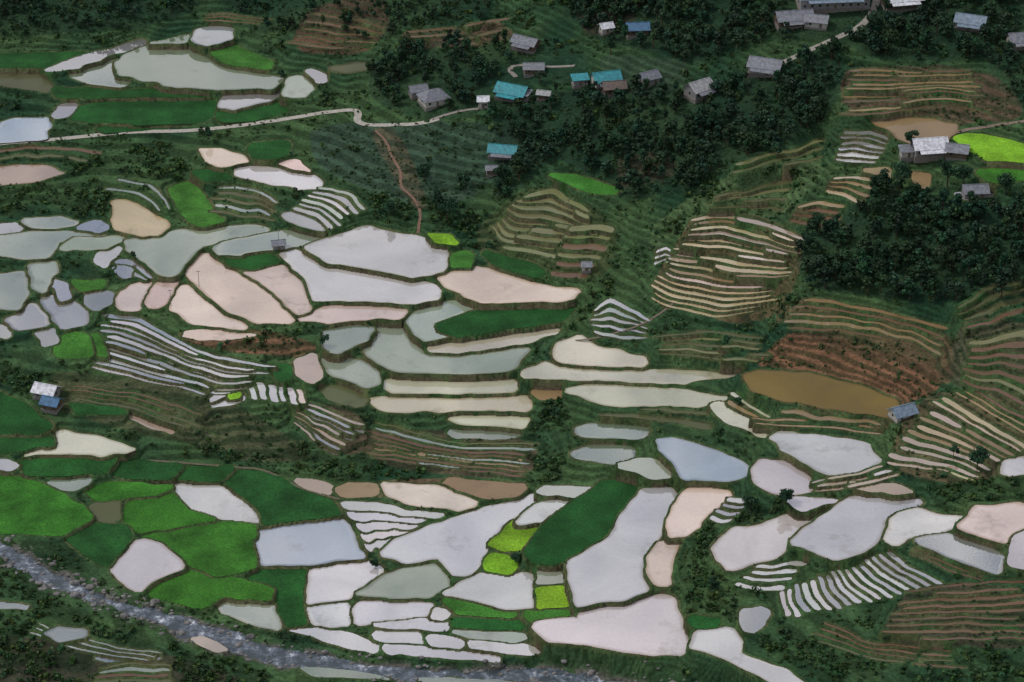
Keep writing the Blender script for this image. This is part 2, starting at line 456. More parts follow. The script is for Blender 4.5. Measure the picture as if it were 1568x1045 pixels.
def pp(v,w):
    if min(v.shape)<=4: return np.full_like(v,(v*w).sum()/max(w.sum(),1e-9))
    ws=w[::2,::2]+w[1::2,::2]+w[::2,1::2]+w[1::2,1::2]; vw=v*w
    vs=(vw[::2,::2]+vw[1::2,::2]+vw[::2,1::2]+vw[1::2,1::2])/np.maximum(ws,1e-9)
    c=pp(vs,np.clip(ws,0,1)); 
    p=np.pad(c,1,mode='edge'); n0,n1=c.shape
    up=np.zeros_like(v)
    for oy in(0,1):
        for ox in(0,1):
            sy=0 if oy==0 else 2; sx=0 if ox==0 else 2
            up[oy::2,ox::2]=.5625*c+.1875*p[sy:sy+n0,1:1+n1]+.1875*p[1:1+n0,sx:sx+n1]+.0625*p[sy:sy+n0,sx:sx+n1]
    return v*w+up*(1-w)
vp=np.zeros((P2y,P2x));wp=np.zeros((P2y,P2x)); vp[:NY,:NX]=dl;wp[:NY,:NX]=w
F=pp(vp,wp)[:NY,:NX]
hard=(wt>.5)|bd
F=np.where(hard,dl,F)
for _ in range(12):
    G=(np.roll(F,1,0)+np.roll(F,-1,0)+np.roll(F,1,1)+np.roll(F,-1,1))/4
    F=np.where(hard,F,G)
ZF=ZB+F
# ---------------------------------------------------------------- land-cover zones
def plan(pts,it=2): return hit_base(chaikin(pts,it))[:,:2]
NZ=fbm(X,Y,9,77,3)-.5
def zone(pts,soft=4):
    m=np.zeros(X.shape,np.float32); r=raster(plan(pts),12)
    if r is None: return m
    j0,j1,i0,i1,mm=r; mm=blur(mm.astype(np.float32),soft); q=np.s_[j0:j1,i0:i1]
    m[q]=np.clip((mm-.5)*3+.5+NZ[q]*1.6*(mm>.02)*(mm<.98),0,1)
    return m
FOREST=[
([(575,85),(700,60),(760,100),(740,180),(640,182),(560,150)],.6,1.0),
([(740,160),(860,140),(1000,120),(1060,150),(1200,100),(1290,60),(1290,150),(1240,200),(1130,250),(1040,290),(960,310),(900,260),(840,240),(780,310),(750,300),(760,210)],.75,1.0),
([(820,-40),(1600,-40),(1600,90),(1340,95),(1290,60),(1170,60),(1060,100),(1000,80),(900,60)],.8,1.0),
([(1220,370),(1280,340),(1330,285),(1420,300),(1480,320),(1600,320),(1600,440),(1500,470),(1400,462),(1300,450),(1225,440)],1.0,1.05),
([(350,-40),(820,-40),(700,50),(580,60),(440,50),(360,45)],.5,.7),
([(-30,-40),(330,-40),(300,20),(200,42),(-30,62)],.8,.7),
([(990,240),(1130,170),(1250,140),(1270,190),(1150,250),(1040,300)],.5,1.0),
([(1500,90),(1600,80),(1600,190),(1540,150)],.5,.9),
([(720,60),(900,70),(900,130),(760,130)],.45,.9),
]
SHRUB=[
([(120,235),(260,215),(300,270),(200,310),(90,310)],.35),
([(880,480),(920,440),(960,390),(1040,330),(1180,250),(1260,200),(1240,250),(1130,320),(1030,360),(980,400),(940,450),(890,500)],.55),
([(900,520),(1180,480),(1200,440),(1250,450),(1220,500),(1150,530),(960,545)],.5),
([(790,560),(850,600),(870,640),(860,740),(820,750),(820,640)],.7),
([(1050,860),(1110,880),(1130,930),(1240,975),(1340,1000),(1600,990),(1600,1070),(1250,1060),(1130,990),(1050,920)],.5),
([(-30,815),(60,840),(200,905),(330,945),(470,985),(700,1015),(900,1010),(900,1025),(600,1015),(400,990),(180,925),(-30,830)],.9),
([(-30,870),(100,905),(300,985),(420,1015),(420,1060),(-30,1060)],.35),
([(-30,280),(170,290),(260,350),(120,340),(-30,330)],.45),
([(560,290),(650,300),(740,320),(730,380),(650,350),(570,340)],.4),
([(1040,280),(1200,260),(1270,300),(1200,330),(1060,330)],.4),
([(330,640),(540,700),(700,730),(560,740),(400,720),(200,680)],.35),
([(1060,820),(1120,770),(1200,755),(1210,790),(1110,815),(1090,880),(1060,900)],.8),
([(-30,530),(140,560),(120,600),(-30,600)],.4),
([(1480,680),(1540,660),(1530,750),(1470,740)],.5),
([(1380,870),(1600,860),(1600,900),(1400,905)],.4),
([(480,160),(560,130),(570,170),(490,190)],.5),
([(620,20),(820,10),(820,60),(640,90)],.35),
([(300,270),(430,285),(430,350),(330,350)],.25),
([(1540,730),(1600,730),(1600,770),(1400,765),(1400,750)],.5),
]
fo=np.zeros(X.shape)
for p,dn,sc in FOREST: fo=np.maximum(fo,zone(p,6)*min(1,dn*1.5))
BROWN=[([(1190,520),(1300,520),(1440,560),(1440,600),(1380,615),(1250,570),(1150,565)],(.20,.095,.055)),
([(270,505),(400,505),(490,525),(470,545),(350,540),(280,525)],(.18,.09,.055)),
([(470,10),(590,-10),(600,40),(560,80),(440,85)],(.12,.06,.042)),
([(600,50),(780,30),(790,60),(650,85)],(.12,.075,.05)),
([(880,20),(960,10),(980,40),(900,60)],(.10,.065,.045)),
([(1285,100),(1510,100),(1560,150),(1568,180),(1480,185),(1290,190)],(.11,.068,.046)),
([(990,450),(1060,330),(1180,330),(1240,370),(1200,480),(1100,495)],(.105,.078,.04)),
([(1340,990),(1390,900),(1600,890),(1600,990)],(.052,.042,.03)),
([(725,345),(825,280),(905,310),(950,350),(930,430),(800,420),(740,400)],(.06,.075,.03)),
([(1190,455),(1460,490),(1460,600),(1400,560),(1190,515)],(.11,.073,.04)),
([(560,195),(610,195),(660,320),(630,320)],(.09,.08,.047)),
([(1400,600),(1600,590),(1600,700),(1490,745),(1350,720)],(.105,.08,.045)),
([(1460,500),(1600,480),(1600,600),(1450,600)],(.08,.072,.042)),
([(540,650),(830,670),(810,740),(560,710)],(.095,.068,.045)),
([(580,730),(800,735),(800,760),(520,765)],(.14,.095,.058)),
([(940,235),(1030,230),(1040,270),(950,290)],(.11,.07,.047)),
([(80,560),(330,600),(500,700),(400,710),(200,660),(60,620)],(.07,.075,.038)),
([(-30,960),(300,1010),(420,1060),(-30,1060)],(.05,.045,.03)),
([(1150,570),(1380,635),(1350,660),(1150,610)],(.09,.075,.037)),
([(430,600),(570,640),(560,700),(480,690)],(.10,.075,.047)),
]
gm=np.clip((fbm(X,Y,22,5,4)-.5)*1.8+.5,0,1)[...,None]; gs=fbm(X,Y,3,9,2)[...,None]
C=np.array([.018,.054,.026])*(1-gm)+np.array([.058,.108,.040])*gm
C=C*(.75+.5*gs)
CROP=[([(470,185),(760,185),(760,230),(740,300),(640,320),(560,290),(480,250)],(.045,.082,.050)),
 ([(900,80),(1060,90),(1040,140),(960,150)],(.040,.075,.040)),([(650,180),(830,200),(830,260),(680,300)],(.040,.078,.046)),
 ([(1000,330),(1240,215),(1270,260),(1200,330),(1050,340),(990,400)],(.070,.120,.048))]
for p,c in CROP:
    m=zone(p)[...,None]; C=C*(1-m)+np.array(c)*(.75+.5*gs)*m
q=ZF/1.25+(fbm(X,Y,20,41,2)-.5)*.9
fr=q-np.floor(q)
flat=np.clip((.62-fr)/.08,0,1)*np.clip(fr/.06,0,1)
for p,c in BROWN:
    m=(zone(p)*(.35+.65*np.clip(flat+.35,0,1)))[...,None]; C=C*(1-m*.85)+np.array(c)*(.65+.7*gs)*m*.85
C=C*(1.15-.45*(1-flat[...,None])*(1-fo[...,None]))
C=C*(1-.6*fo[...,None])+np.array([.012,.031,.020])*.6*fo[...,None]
bk=vn(X,Y,7,88)
rc=np.array([.032,.088,.026])*(1-bk[...,None])+np.array([.095,.10,.045])*bk[...,None]
rc=rc*(.5+1.*gs)
C=np.where(ring[...,None],rc,C)
C=np.where(inside[...,None],np.array([.10,.075,.05]),C)
stony=np.clip(1-(rd-rw)/2.2,0,1)[...,None]*(~inside[...,None])*(vn(X,Y,6,61)[...,None]>.35)
C=C*(1-stony)+np.array([.13,.12,.105])*(.4+1.1*fbm(X,Y,1.2,64,2)[...,None])*stony
near=blur(hard.astype(float),3)
tw=np.clip(1-near*3,0,1)*(1-fo)*np.clip((rd-14)/10,0,1)
zq=(np.floor(q)+np.clip((fr-.62)/.38,0,1)**1.0)*1.25-(q*1.25-ZF)
ZF=np.where(hard,ZF,ZF*(1-tw)+zq*tw)
ZF=np.where(hard,ZF,ZF+((fbm(X,Y,2.2,71,2)-.5)*.45)*(1-near))

def zat(x,y):
    x=np.asarray(x,float);y=np.asarray(y,float)
    i=np.clip((x-gx[0])/DX,0,NX-1.001);j=np.clip((y-gy[0])/DY,0,NY-1.001)
    a=i.astype(int);b=j.astype(int);fa=i-a;fb=j-b
    return (ZF[b,a]*(1-fa)+ZF[b,a+1]*fa)*(1-fb)+(ZF[b+1,a]*(1-fa)+ZF[b+1,a+1]*fa)*fb
def hit(px,py):
    d=rays([(px,py)])[0]; t=np.arange(640,1600,.5); x=d[0]*t;y=d[1]*t;z=H+d[2]*t
    k=np.argmax(z<zat(x,y)); return np.array([x[k],y[k],zat(x[k],y[k])])

# ---------------------------------------------------------------- roads
ROADS=[('road',[(-40,228),(0,222),(100,212),(200,203),(300,199),(380,192),(440,181),(500,170),(540,166),(550,172),(545,184),(560,191),(600,190),(640,189),(672,181)],1.6,(.44,.41,.35)),
('dirt_path',[(575,200),(592,215),(600,240),(615,262),(612,285),(632,300),(645,322),(640,350)],.6,(.22,.13,.085)),
('village_road',[(1345,-20),(1340,15),(1318,42),(1280,58),(1230,80),(1200,95)],1.6,(.32,.29,.25)),
('village_path',[(660,182),(700,170),(740,165)],1.0,(.28,.25,.22)),
('village_path',[(790,118),(778,106),(790,98),(830,103),(880,100)],1.1,(.28,.25,.22)),
('village_path',[(1440,215),(1470,195),(1520,190),(1600,180)],1.1,(.22,.16,.12)),
('footpath',[(1030,470),(980,500),(905,520),(860,520)],.5,(.18,.14,.10)),
('footpath',[(205,700),(255,705),(360,715),(410,718),(450,745),(520,765)],.6,(.13,.12,.07)),
]
roadobj=[];occ=hard.copy()
for nm,pts,hw,col in ROADS:
    L=smooth_line(pts,1)
    for i in range(len(L)):
        L[i,2]=zat(L[i,0],L[i,1])
    L[:,2]=np.convolve(np.pad(L[:,2],2,mode='edge'),np.ones(5)/5,'valid')
    D,S=chain_dist(L,8); acc=np.r_[0,np.cumsum(np.hypot(*np.diff(L[:,:2],axis=0).T))]
    zr=np.interp(S,acc,L[:,2]); f=np.clip(1-(D-hw-.8)/2.0,0,1)*(~inside)
    f=f*f*(3-2*f); ZF=ZF*(1-f)+(zr-.12)*f; occ|=D<hw+1
    roadobj.append((nm,L,hw,col))
# ---------------------------------------------------------------- material helpers
def newmat(n):
    m=bpy.data.materials.new(n);m.use_nodes=True;nt=m.node_tree;b=nt.nodes['Principled BSDF'];return m,nt,b
def N(nt,t,**k):
    n=nt.nodes.new(t)
    for a,v in k.items(): setattr(n,a,v)
    return n
def noise_mul(nt,src,scale,lo,hi,detail=6,dist=0):
    tc=N(nt,'ShaderNodeNewGeometry'); no=N(nt,'ShaderNodeTexNoise'); no.inputs['Scale'].default_value=scale; no.inputs['Detail'].default_value=detail; no.inputs['Distortion'].default_value=dist
    nt.links.new(tc.outputs['Position'],no.inputs['Vector'])
    mr=N(nt,'ShaderNodeMapRange'); mr.inputs['From Min'].default_value=.3; mr.inputs['From Max'].default_value=.7; mr.inputs['To Min'].default_value=lo; mr.inputs['To Max'].default_value=hi
    nt.links.new(no.outputs['Fac'],mr.inputs['Value'])
    vm=N(nt,'ShaderNodeVectorMath',operation='SCALE'); nt.links.new(src,vm.inputs[0]); nt.links.new(mr.outputs[0],vm.inputs['Scale'])
    return vm.outputs[0],no
def attr(nt,name='Col',out='Color'):
    a=N(nt,'ShaderNodeAttribute');a.attribute_name=name;return a.outputs[out]
def bump(nt,b,no,strength,dist):
    bm=N(nt,'ShaderNodeBump');bm.inputs['Strength'].default_value=strength;bm.inputs['Distance'].default_value=dist
    nt.links.new(no.outputs['Fac'],bm.inputs['Height']);nt.links.new(bm.outputs[0],b.inputs['Normal'])
MG,nt,b=newmat('hillside_ground')
o,n1=noise_mul(nt,attr(nt),.9,.6,1.35); o,n2=noise_mul(nt,o,.12,.8,1.2)
nt.links.new(o,b.inputs['Base Color']);b.inputs['Roughness'].default_value=.95;b.inputs['Specular IOR Level'].default_value=.1;bump(nt,b,n1,.5,.4)
MR,nt,b=newmat('young_rice')
o,n1=noise_mul(nt,attr(nt),1.3,.7,1.35); o,n2=noise_mul(nt,o,.09,.6,1.45,4)
nt.links.new(o,b.inputs['Base Color']);b.inputs['Roughness'].default_value=.8;b.inputs['Specular IOR Level'].default_value=.15;bump(nt,b,n1,.6,.4)
MW,nt,b=newmat('muddy_paddy_water')
o,n1=noise_mul(nt,attr(nt),.035,.80,1.10,6,.8); o,_=noise_mul(nt,o,.9,.94,1.04,4)
geo=N(nt,'ShaderNodeNewGeometry'); nb=N(nt,'ShaderNodeTexNoise'); nb.inputs['Scale'].default_value=.06; nb.inputs['Detail'].default_value=8; nb.inputs['Roughness'].default_value=.7
nt.links.new(geo.outputs['Position'],nb.inputs['Vector'])
mr=N(nt,'ShaderNodeMapRange'); mr.inputs['From Min'].default_value=.57; mr.inputs['From Max'].default_value=.72; mr.inputs['To Max'].default_value=.8
nt.links.new(nb.outputs['Fac'],mr.inputs['Value'])
mul=N(nt,'ShaderNodeVectorMath',operation='MULTIPLY'); mul.inputs[1].default_value=(.45,.40,.31); nt.links.new(o,mul.inputs[0])
mx=N(nt,'ShaderNodeMix',data_type='RGBA'); nt.links.new(mul.outputs[0],mx.inputs['B'])
nt.links.new(mr.outputs[0],mx.inputs['Factor']); nt.links.new(o,mx.inputs['A'])
nt.links.new(mx.outputs['Result'],b.inputs['Base Color']); b.inputs['Roughness'].default_value=.5; b.inputs['Specular IOR Level'].default_value=.2
gl=N(nt,'ShaderNodeBsdfGlossy'); gl.inputs['Roughness'].default_value=.015; gl.inputs['Color'].default_value=(.97,.97,.97,1)
nw=N(nt,'ShaderNodeTexNoise'); nw.inputs['Scale'].default_value=.9; nw.inputs['Detail'].default_value=4; nt.links.new(geo.outputs['Position'],nw.inputs['Vector'])
bm=N(nt,'ShaderNodeBump'); bm.inputs['Strength'].default_value=.05; bm.inputs['Distance'].default_value=.1; nt.links.new(nw.outputs['Fac'],bm.inputs['Height']); nt.links.new(bm.outputs[0],gl.inputs['Normal'])
ms=N(nt,'ShaderNodeMixShader'); nt.links.new(attr(nt,'wet','Fac'),ms.inputs[0])
nt.links.new(b.outputs[0],ms.inputs[1]);nt.links.new(gl.outputs[0],ms.inputs[2]);nt.links.new(ms.outputs[0],nt.nodes['Material Output'].inputs[0])
MV,nt,b=newmat('river_water')
geo=N(nt,'ShaderNodeNewGeometry'); nf=N(nt,'ShaderNodeTexNoise'); nf.inputs['Scale'].default_value=.22; nf.inputs['Detail'].default_value=10; nf.inputs['Roughness'].default_value=.75
nt.links.new(geo.outputs['Position'],nf.inputs['Vector'])
cr=N(nt,'ShaderNodeValToRGB'); cr.color_ramp.elements[0].position=.46; cr.color_ramp.elements[0].color=(.05,.065,.075,1); cr.color_ramp.elements[1].position=.66; cr.color_ramp.elements[1].color=(.75,.76,.80,1)
e_=cr.color_ramp.elements.new(.57); e_.color=(.16,.19,.23,1)
nt.links.new(nf.outputs['Fac'],cr.inputs[0]); nt.links.new(cr.outputs[0],b.inputs['Base Color']); b.inputs['Roughness'].default_value=.15; bump(nt,b,nf,.4,.4)
MF,nt,b=newmat('foliage')
o,n1=noise_mul(nt,attr(nt),.8,.75,1.3); nt.links.new(o,b.inputs['Base Color']);b.inputs['Roughness'].default_value=.85;b.inputs['Specular IOR Level'].default_value=.1
def plainmat(name,c,sc=2.,lo=.7,hi=1.25,rough=.8,bs=.3):
    m,nt,b=newmat(name); rgb=N(nt,'ShaderNodeRGB'); rgb.outputs[0].default_value=(*c,1)
    o,n=noise_mul(nt,rgb.outputs[0],sc,lo,hi); nt.links.new(o,b.inputs['Base Color']); b.inputs['Roughness'].default_value=rough; bump(nt,b,n,bs,.1); return m
def roofmat(name,c):
    m,nt,b=newmat(name); rgb=N(nt,'ShaderNodeRGB'); rgb.outputs[0].default_value=(*c,1)
    o,n=noise_mul(nt,rgb.outputs[0],.8,.6,1.25); o,n=noise_mul(nt,o,5,.8,1.15)
    nt.links.new(o,b.inputs['Base Color']); b.inputs['Roughness'].default_value=.5
    tc=N(nt,'ShaderNodeTexCoord'); wv=N(nt,'ShaderNodeTexWave'); wv.inputs['Scale'].default_value=1.6; wv.bands_direction='X'
    nt.links.new(tc.outputs['Object'],wv.inputs['Vector']); bm=N(nt,'ShaderNodeBump'); bm.inputs['Strength'].default_value=.6; bm.inputs['Distance'].default_value=.06
    nt.links.new(wv.outputs['Fac'],bm.inputs['Height']); nt.links.new(bm.outputs[0],b.inputs['Normal']); return m
# ---------------------------------------------------------------- mesh helpers
scn=bpy.context.scene
def link(o,parent=None):
    scn.collection.objects.link(o)
    if parent: o.parent=parent
    return o
def quadmesh(name,V,Fq,mat,col=None,nv=4):
    me=bpy.data.meshes.new(name); V=np.ascontiguousarray(V,np.float32); Fq=np.ascontiguousarray(Fq,np.int32)
    me.vertices.add(len(V)); me.vertices.foreach_set('co',V.ravel())
    me.loops.add(Fq.size); me.loops.foreach_set('vertex_index',Fq.ravel())
    me.polygons.add(len(Fq)); me.polygons.foreach_set('loop_start',np.arange(0,Fq.size,nv,dtype=np.int32)); 
    me.update(calc_edges=True)
    if col is not None:
        a=me.color_attributes.new('Col','FLOAT_COLOR','POINT'); c=np.ones((len(V),4),np.float32); c[:,:3]=col; a.data.foreach_set('color',c.ravel())
    me.materials.append(mat); return bpy.data.objects.new(name,me)
def pymesh(name,V,Fs,mat):
    me=bpy.data.meshes.new(name); me.from_pydata([tuple(v) for v in V],[],Fs); me.materials.append(mat); me.update(); return bpy.data.objects.new(name,me)
def ext(a,lo,hi,n):
    l=a[0]-(np.geomspace(2,a[0]-lo,n))[::-1]; h=a[-1]+np.geomspace(2,hi-a[-1],n); return np.concatenate([l,a,h]),n
ax,nx_=ext(gx,-3500,3500,36); ay,ny_=ext(gy,-600,5000,36)
XX,YY=np.meshgrid(ax,ay); ZZ=base(XX,YY); ZZ[ny_:ny_+NY,nx_:nx_+NX]=ZF
CC=np.zeros((*XX.shape,3)); g2=fbm(XX,YY,30,5,3)[...,None]; CC[:]=np.array([.02,.045,.02])*(1-g2)+np.array([.05,.09,.032])*g2
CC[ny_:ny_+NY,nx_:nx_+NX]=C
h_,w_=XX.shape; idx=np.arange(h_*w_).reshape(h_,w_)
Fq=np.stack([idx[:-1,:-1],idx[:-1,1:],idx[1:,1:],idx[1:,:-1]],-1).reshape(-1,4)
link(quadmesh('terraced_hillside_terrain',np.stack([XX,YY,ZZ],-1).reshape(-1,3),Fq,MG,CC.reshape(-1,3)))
for nm,sel,mat,dz in(('flooded_rice_paddies',lambda d:not d['rice'],MW,0.),('green_rice_fields',lambda d:d['rice'],MR,.08)):
    V=[];Fs=[];cs=[];ws=[]
    for d in PADS:
        if not sel(d): continue
        P=d['p']; n=len(P); b0=len(V)
        per=np.hypot(*(np.roll(P,-1,0)-P).T).sum(); inset=(not d['strip']) and d['A']/per>2.2 and not d['rice']
        if inset: # shallow muddy margin sloping under the bund, clear water inside
            q=P-normals(P)*1.25*(.55+.9*vn(P[:,0],P[:,1],6,205))[:,None]
            q=(q*2+np.roll(q,1,0)+np.roll(q,-1,0))/4
            mud=d['c']*np.array([.60,.55,.44])
            for p in P: V.append((p[0],p[1],d['z']+.03)); cs.append(mud); ws.append(d['wet']*.5)
            for p in q: V.append((p[0],p[1],d['z'])); cs.append(d['c']); ws.append(d['wet'])
            for k in range(n): Fs.append([b0+k,b0+(k+1)%n,b0+n+(k+1)%n,b0+n+k])
            Fs.append(list(range(b0+n,b0+2*n)))
        else:
            for p in P: V.append((p[0],p[1],d['z']+dz)); cs.append(d['c']); ws.append(d['wet'])
            Fs.append(list(range(b0,len(V))))
    o=pymesh(nm,V,Fs,mat); a=o.data.color_attributes.new('Col','FLOAT_COLOR','POINT'); c=np.ones((len(V),4),np.float32); c[:,:3]=np.array(cs); a.data.foreach_set('color',c.ravel())
    a=o.data.attributes.new('wet','FLOAT','POINT'); a.data.foreach_set('value',np.array(ws,np.float32)); link(o)
def ribbon(name,L,hw,mat,dz,seg=1):
    t=np.gradient(L[:,:2],axis=0); t/=np.hypot(*t.T)[:,None]; nrm=np.stack([-t[:,1],t[:,0]],1)
    V=[];Fs=[]
    for i in range(len(L)):
        for s in(-1,1): V.append((L[i,0]+nrm[i,0]*hw*s,L[i,1]+nrm[i,1]*hw*s,L[i,2]+dz))
    for i in range(len(L)-1): Fs.append((2*i,2*i+2,2*i+3,2*i+1)[::-1])
    return link(pymesh(name,V,Fs,mat))
ribbon('river',RIV,7.5,MV,-.1)
for nm,L,hw,col in roadobj:
    ribbon(nm,L,hw,plainmat(nm+'_surface',col,.9,.7,1.2,.9),.02)

# ---------------------------------------------------------------- vegetation
def leafcloud(rn,cent,rad,n,size,c0,c1,flat=.75):
    cent=np.array(cent);rad=np.array(rad); li=rn.integers(0,len(cent),n)
    d=rn.normal(size=(n,3)); d/=np.linalg.norm(d,axis=1)[:,None]; r=rn.random(n)**.38
    P=cent[li]+d*(rad[li]*r)[:,None]*np.array([1,1,flat])
    nn=d+rn.normal(size=(n,3))*.5+np.array([0,0,.45]); nn/=np.linalg.norm(nn,axis=1)[:,None]
    a=np.cross(nn,rn.normal(size=(n,3))); a/=np.linalg.norm(a,axis=1)[:,None]; b=np.cross(nn,a)
    s=size*rn.uniform(.6,1.4,n)[:,None]
    V=np.stack([P-a*s-b*s*.6,P+a*s-b*s*.7,P+a*s*.8+b*s*.7,P-a*s*.7+b*s*.6],1)
    lb=rn.uniform(.65,1.2,len(cent))[li]*rn.uniform(.8,1.2,n)
    t=np.clip(rn.random(n),0,1)[:,None]; c=(np.array(c0)*(1-t)+np.array(c1)*t)*lb[:,None]
    return V.reshape(-1,3),np.repeat(c,4,0)
def tube(p0,p1,r0,r1,n=5):
    p0=np.array(p0,float);p1=np.array(p1,float);d=p1-p0;d/=np.linalg.norm(d); a=np.cross(d,[.3,.9,.1]);a/=np.linalg.norm(a);b=np.cross(d,a)
    an=np.arange(n)*2*math.pi/n; ring=lambda p,r:p+r*(np.cos(an)[:,None]*a+np.sin(an)[:,None]*b)
    A,B=ring(p0,r0),ring(p1,r1); return np.stack([A,np.roll(A,-1,0),np.roll(B,-1,0),B],1).reshape(-1,3)
def tree_proto(seed,h,cr,n,size,c0,c1,kind='round'):
    rn=np.random.default_rng(seed); V=[];Cc=[]
    bark=(.07,.055,.04)
    th=h*.55; V.append(tube((0,0,-.6),(rn.uniform(-.2,.2),rn.uniform(-.2,.2),th),h*.03,h*.016))
    cent=[];rad=[]
    nl=rn.integers(5,9)
    for k in range(nl):
        an=rn.uniform(0,6.28); rr=cr*rn.uniform(.25,.7); z=h*rn.uniform(.42,.85)
        if kind=='tall': rr*=.6; z=h*rn.uniform(.3,.92)
        c=(math.cos(an)*rr,math.sin(an)*rr,z); cent.append(c); rad.append(cr*rn.uniform(.3,.55))
        V.append(tube((0,0,h*.32),c,h*.013,h*.004,4))
    cent.append((0,0,h*.8)); rad.append(cr*.5)
    nb=sum(len(v) for v in V); Cc.append(np.tile(bark,(nb,1)))
    L,lc=leafcloud(rn,cent,rad,n,size,c0,c1); V.append(L);Cc.append(lc)
    return np.concatenate(V),np.concatenate(Cc)
def bush_proto(seed,n,c0,c1):
    rn=np.random.default_rng(seed); k=rn.integers(2,4)
    cent=[(rn.uniform(-.5,.5),rn.uniform(-.5,.5),rn.uniform(.25,.5)) for _ in range(k)]
    return leafcloud(rn,cent,[rn.uniform(.4,.65) for _ in range(k)],n,.22,c0,c1,.8)
def scatter(name,protos,pts,scl,tint):
    Vs=[];Cs=[]
    pid=rng.integers(0,len(protos),len(pts)); rot=rng.uniform(0,6.28,len(pts))
    for i,(V,Cc) in enumerate(protos):
        k=np.where(pid==i)[0]
        if not len(k): continue
        c,s=np.cos(rot[k]),np.sin(rot[k]); S=scl[k]
        x=(V[None,:,0]*c[:,None]-V[None,:,1]*s[:,None])*S[:,None]+pts[k,0,None]
        y=(V[None,:,0]*s[:,None]+V[None,:,1]*c[:,None])*S[:,None]+pts[k,1,None]
        z=V[None,:,2]*S[:,None]*1.0+pts[k,2,None]
        Vs.append(np.stack([x,y,z],-1).reshape(-1,3)); Cs.append((Cc[None]*tint[k][:,None,:]).reshape(-1,3))
    V=np.concatenate(Vs);Cc=np.concatenate(Cs)
    link(quadmesh(name,V,np.arange(len(V)).reshape(-1,4),MF,np.clip(Cc,0,1)))
def free(p,m): 
    i=np.clip(((p[:,0]-gx[0])/DX).astype(int),0,NX-1); j=np.clip(((p[:,1]-gy[0])/DY).astype(int),0,NY-1); return ~m[j,i]
def inpoly(poly,n):
    mn,mx_=poly.min(0),poly.max(0); p=rng.uniform(mn,mx_,(n,2)); m=np.zeros(n,bool)
    for (ax_,ay_),(bx,by) in zip(poly,np.roll(poly,-1,0)):
        if ay_==by: continue
        c=(ay_>p[:,1])!=(by>p[:,1]); m^=c&(p[:,0]<(bx-ax_)*(p[:,1]-ay_)/(by-ay_)+ax_)
    return p[m]
HOUSES=[ # px,py,width,depth,wall h,rot deg,roof,type
(785,150,13,8,3,-25,'teal','gable'),(928,130,11,8,3,15,'teal','gable'),(888,130,6,4,2.6,10,'teal','shed'),(976,52,9,6,3,5,'blue','gable'),(928,50,5,4,2.8,20,'white','gable'),
(770,238,11,6,2.6,-10,'teal','gable'),(753,268,4,3,2.6,0,'grey','gable'),(664,158,11,9,3.2,25,'grey','hip'),(640,146,7,5,2.8,20,'grey','gable'),(805,74,11,6,3,-30,'grey','gable'),
(1172,110,13,8,3.2,-20,'grey','gable'),(1070,146,10,8,3.5,35,'pale','gable'),(1215,36,15,8,3,10,'grey','gable'),(1250,40,9,6,3,-15,'grey','gable'),
(1275,8,30,11,5,5,'bluegrey','gable'),(1380,10,16,9,4,12,'white','gable'),(1486,42,12,7,3,-20,'bluegrey','gable'),(1422,235,13,8,3.2,8,'white','gable'),(1465,240,8,6,3,-15,'grey','gable'),(1390,240,6,4,2.6,5,'grey','shed'),
(72,607,8,6,2.8,-20,'white','gable'),(80,625,6,5,2.6,-20,'blue','gable'),(1381,640,8,6,2.6,25,'bluegrey','gable'),(427,381,4.5,3.5,2.4,10,'grey','gable'),(817,112,8,5,2.8,0,'grey','gable'),
(740,164,4,4,3.5,0,'white','gable'),(992,128,8,6,3,30,'grey','gable'),(833,152,5,3,2.6,-15,'pale','gable'),(1562,70,10,7,3,10,'grey','gable'),(1492,300,9,6,2.6,5,'grey','gable'),
(940,142,9,6,3,10,'brown','gable'),(898,415,3,3,2.4,0,'grey','gable'),(800,152,6,4,2.6,-25,'grey','shed')]
HP=[]
for h in HOUSES:
    p=hit(h[0],h[1]); HP.append(p)
    d=np.hypot(X-p[0],Y-p[1]); occ|=(d<h[2]*.6+1.5)
occ_big=occ|river_cells
occ_tree=occ_big.copy()
for h,p in zip(HOUSES,HP):
    occ_tree|=(np.abs(X-p[0])<h[2]*.5)&(Y<p[1]+2)&(Y>p[1]-9)
dk0,dk1=(.015,.042,.025),(.038,.082,.040)
TP=[tree_proto(100+i,rn_h,rn_c,230,.52,dk0,dk1,'tall' if i%3==2 else 'round') for i,(rn_h,rn_c) in enumerate([(8,3.2),(9.5,3.6),(10,2.6),(7,3.0),(6,2.6),(11,3.0),(8,3.8)])]
pts=[];sc=[]
for poly,dn,s in FOREST:
    pl=plan(poly); bb=np.prod(pl.max(0)-pl.min(0)); p=inpoly(pl,int(bb*dn/14.0))
    keep=(fbm(p[:,0],p[:,1],22,91,2)>.62-.5*dn); p=p[keep]
    pts.append(p);sc.append(rng.uniform(.45,1.0,len(p))*s)
p=np.concatenate(pts);s=np.concatenate(sc); k=free(p,occ_tree)&(np.abs(p[:,0])<248)&(p[:,1]<1248); p=p[k];s=s[k]
tint=(rng.uniform(.7,1.3,len(p))[:,None])*np.stack([rng.uniform(.8,1.4,len(p)),np.ones(len(p)),rng.uniform(.8,1.2,len(p))],1)
scatter('hillside_forest',TP,np.c_[p,zat(p[:,0],p[:,1])-.2],s,tint)
BP=[bush_proto(200+i,24,(.026,.066,.028),(.060,.118,.040)) for i in range(8)]
pts=[];sc=[]
for poly,dn in SHRUB:
    pl=plan(poly); bb=np.prod(pl.max(0)-pl.min(0)); p=inpoly(pl,int(bb*dn/3.0)); p=p[fbm(p[:,0],p[:,1],12,93,2)>.38]
    pts.append(p);sc.append(rng.uniform(.8,2.6,len(p)))
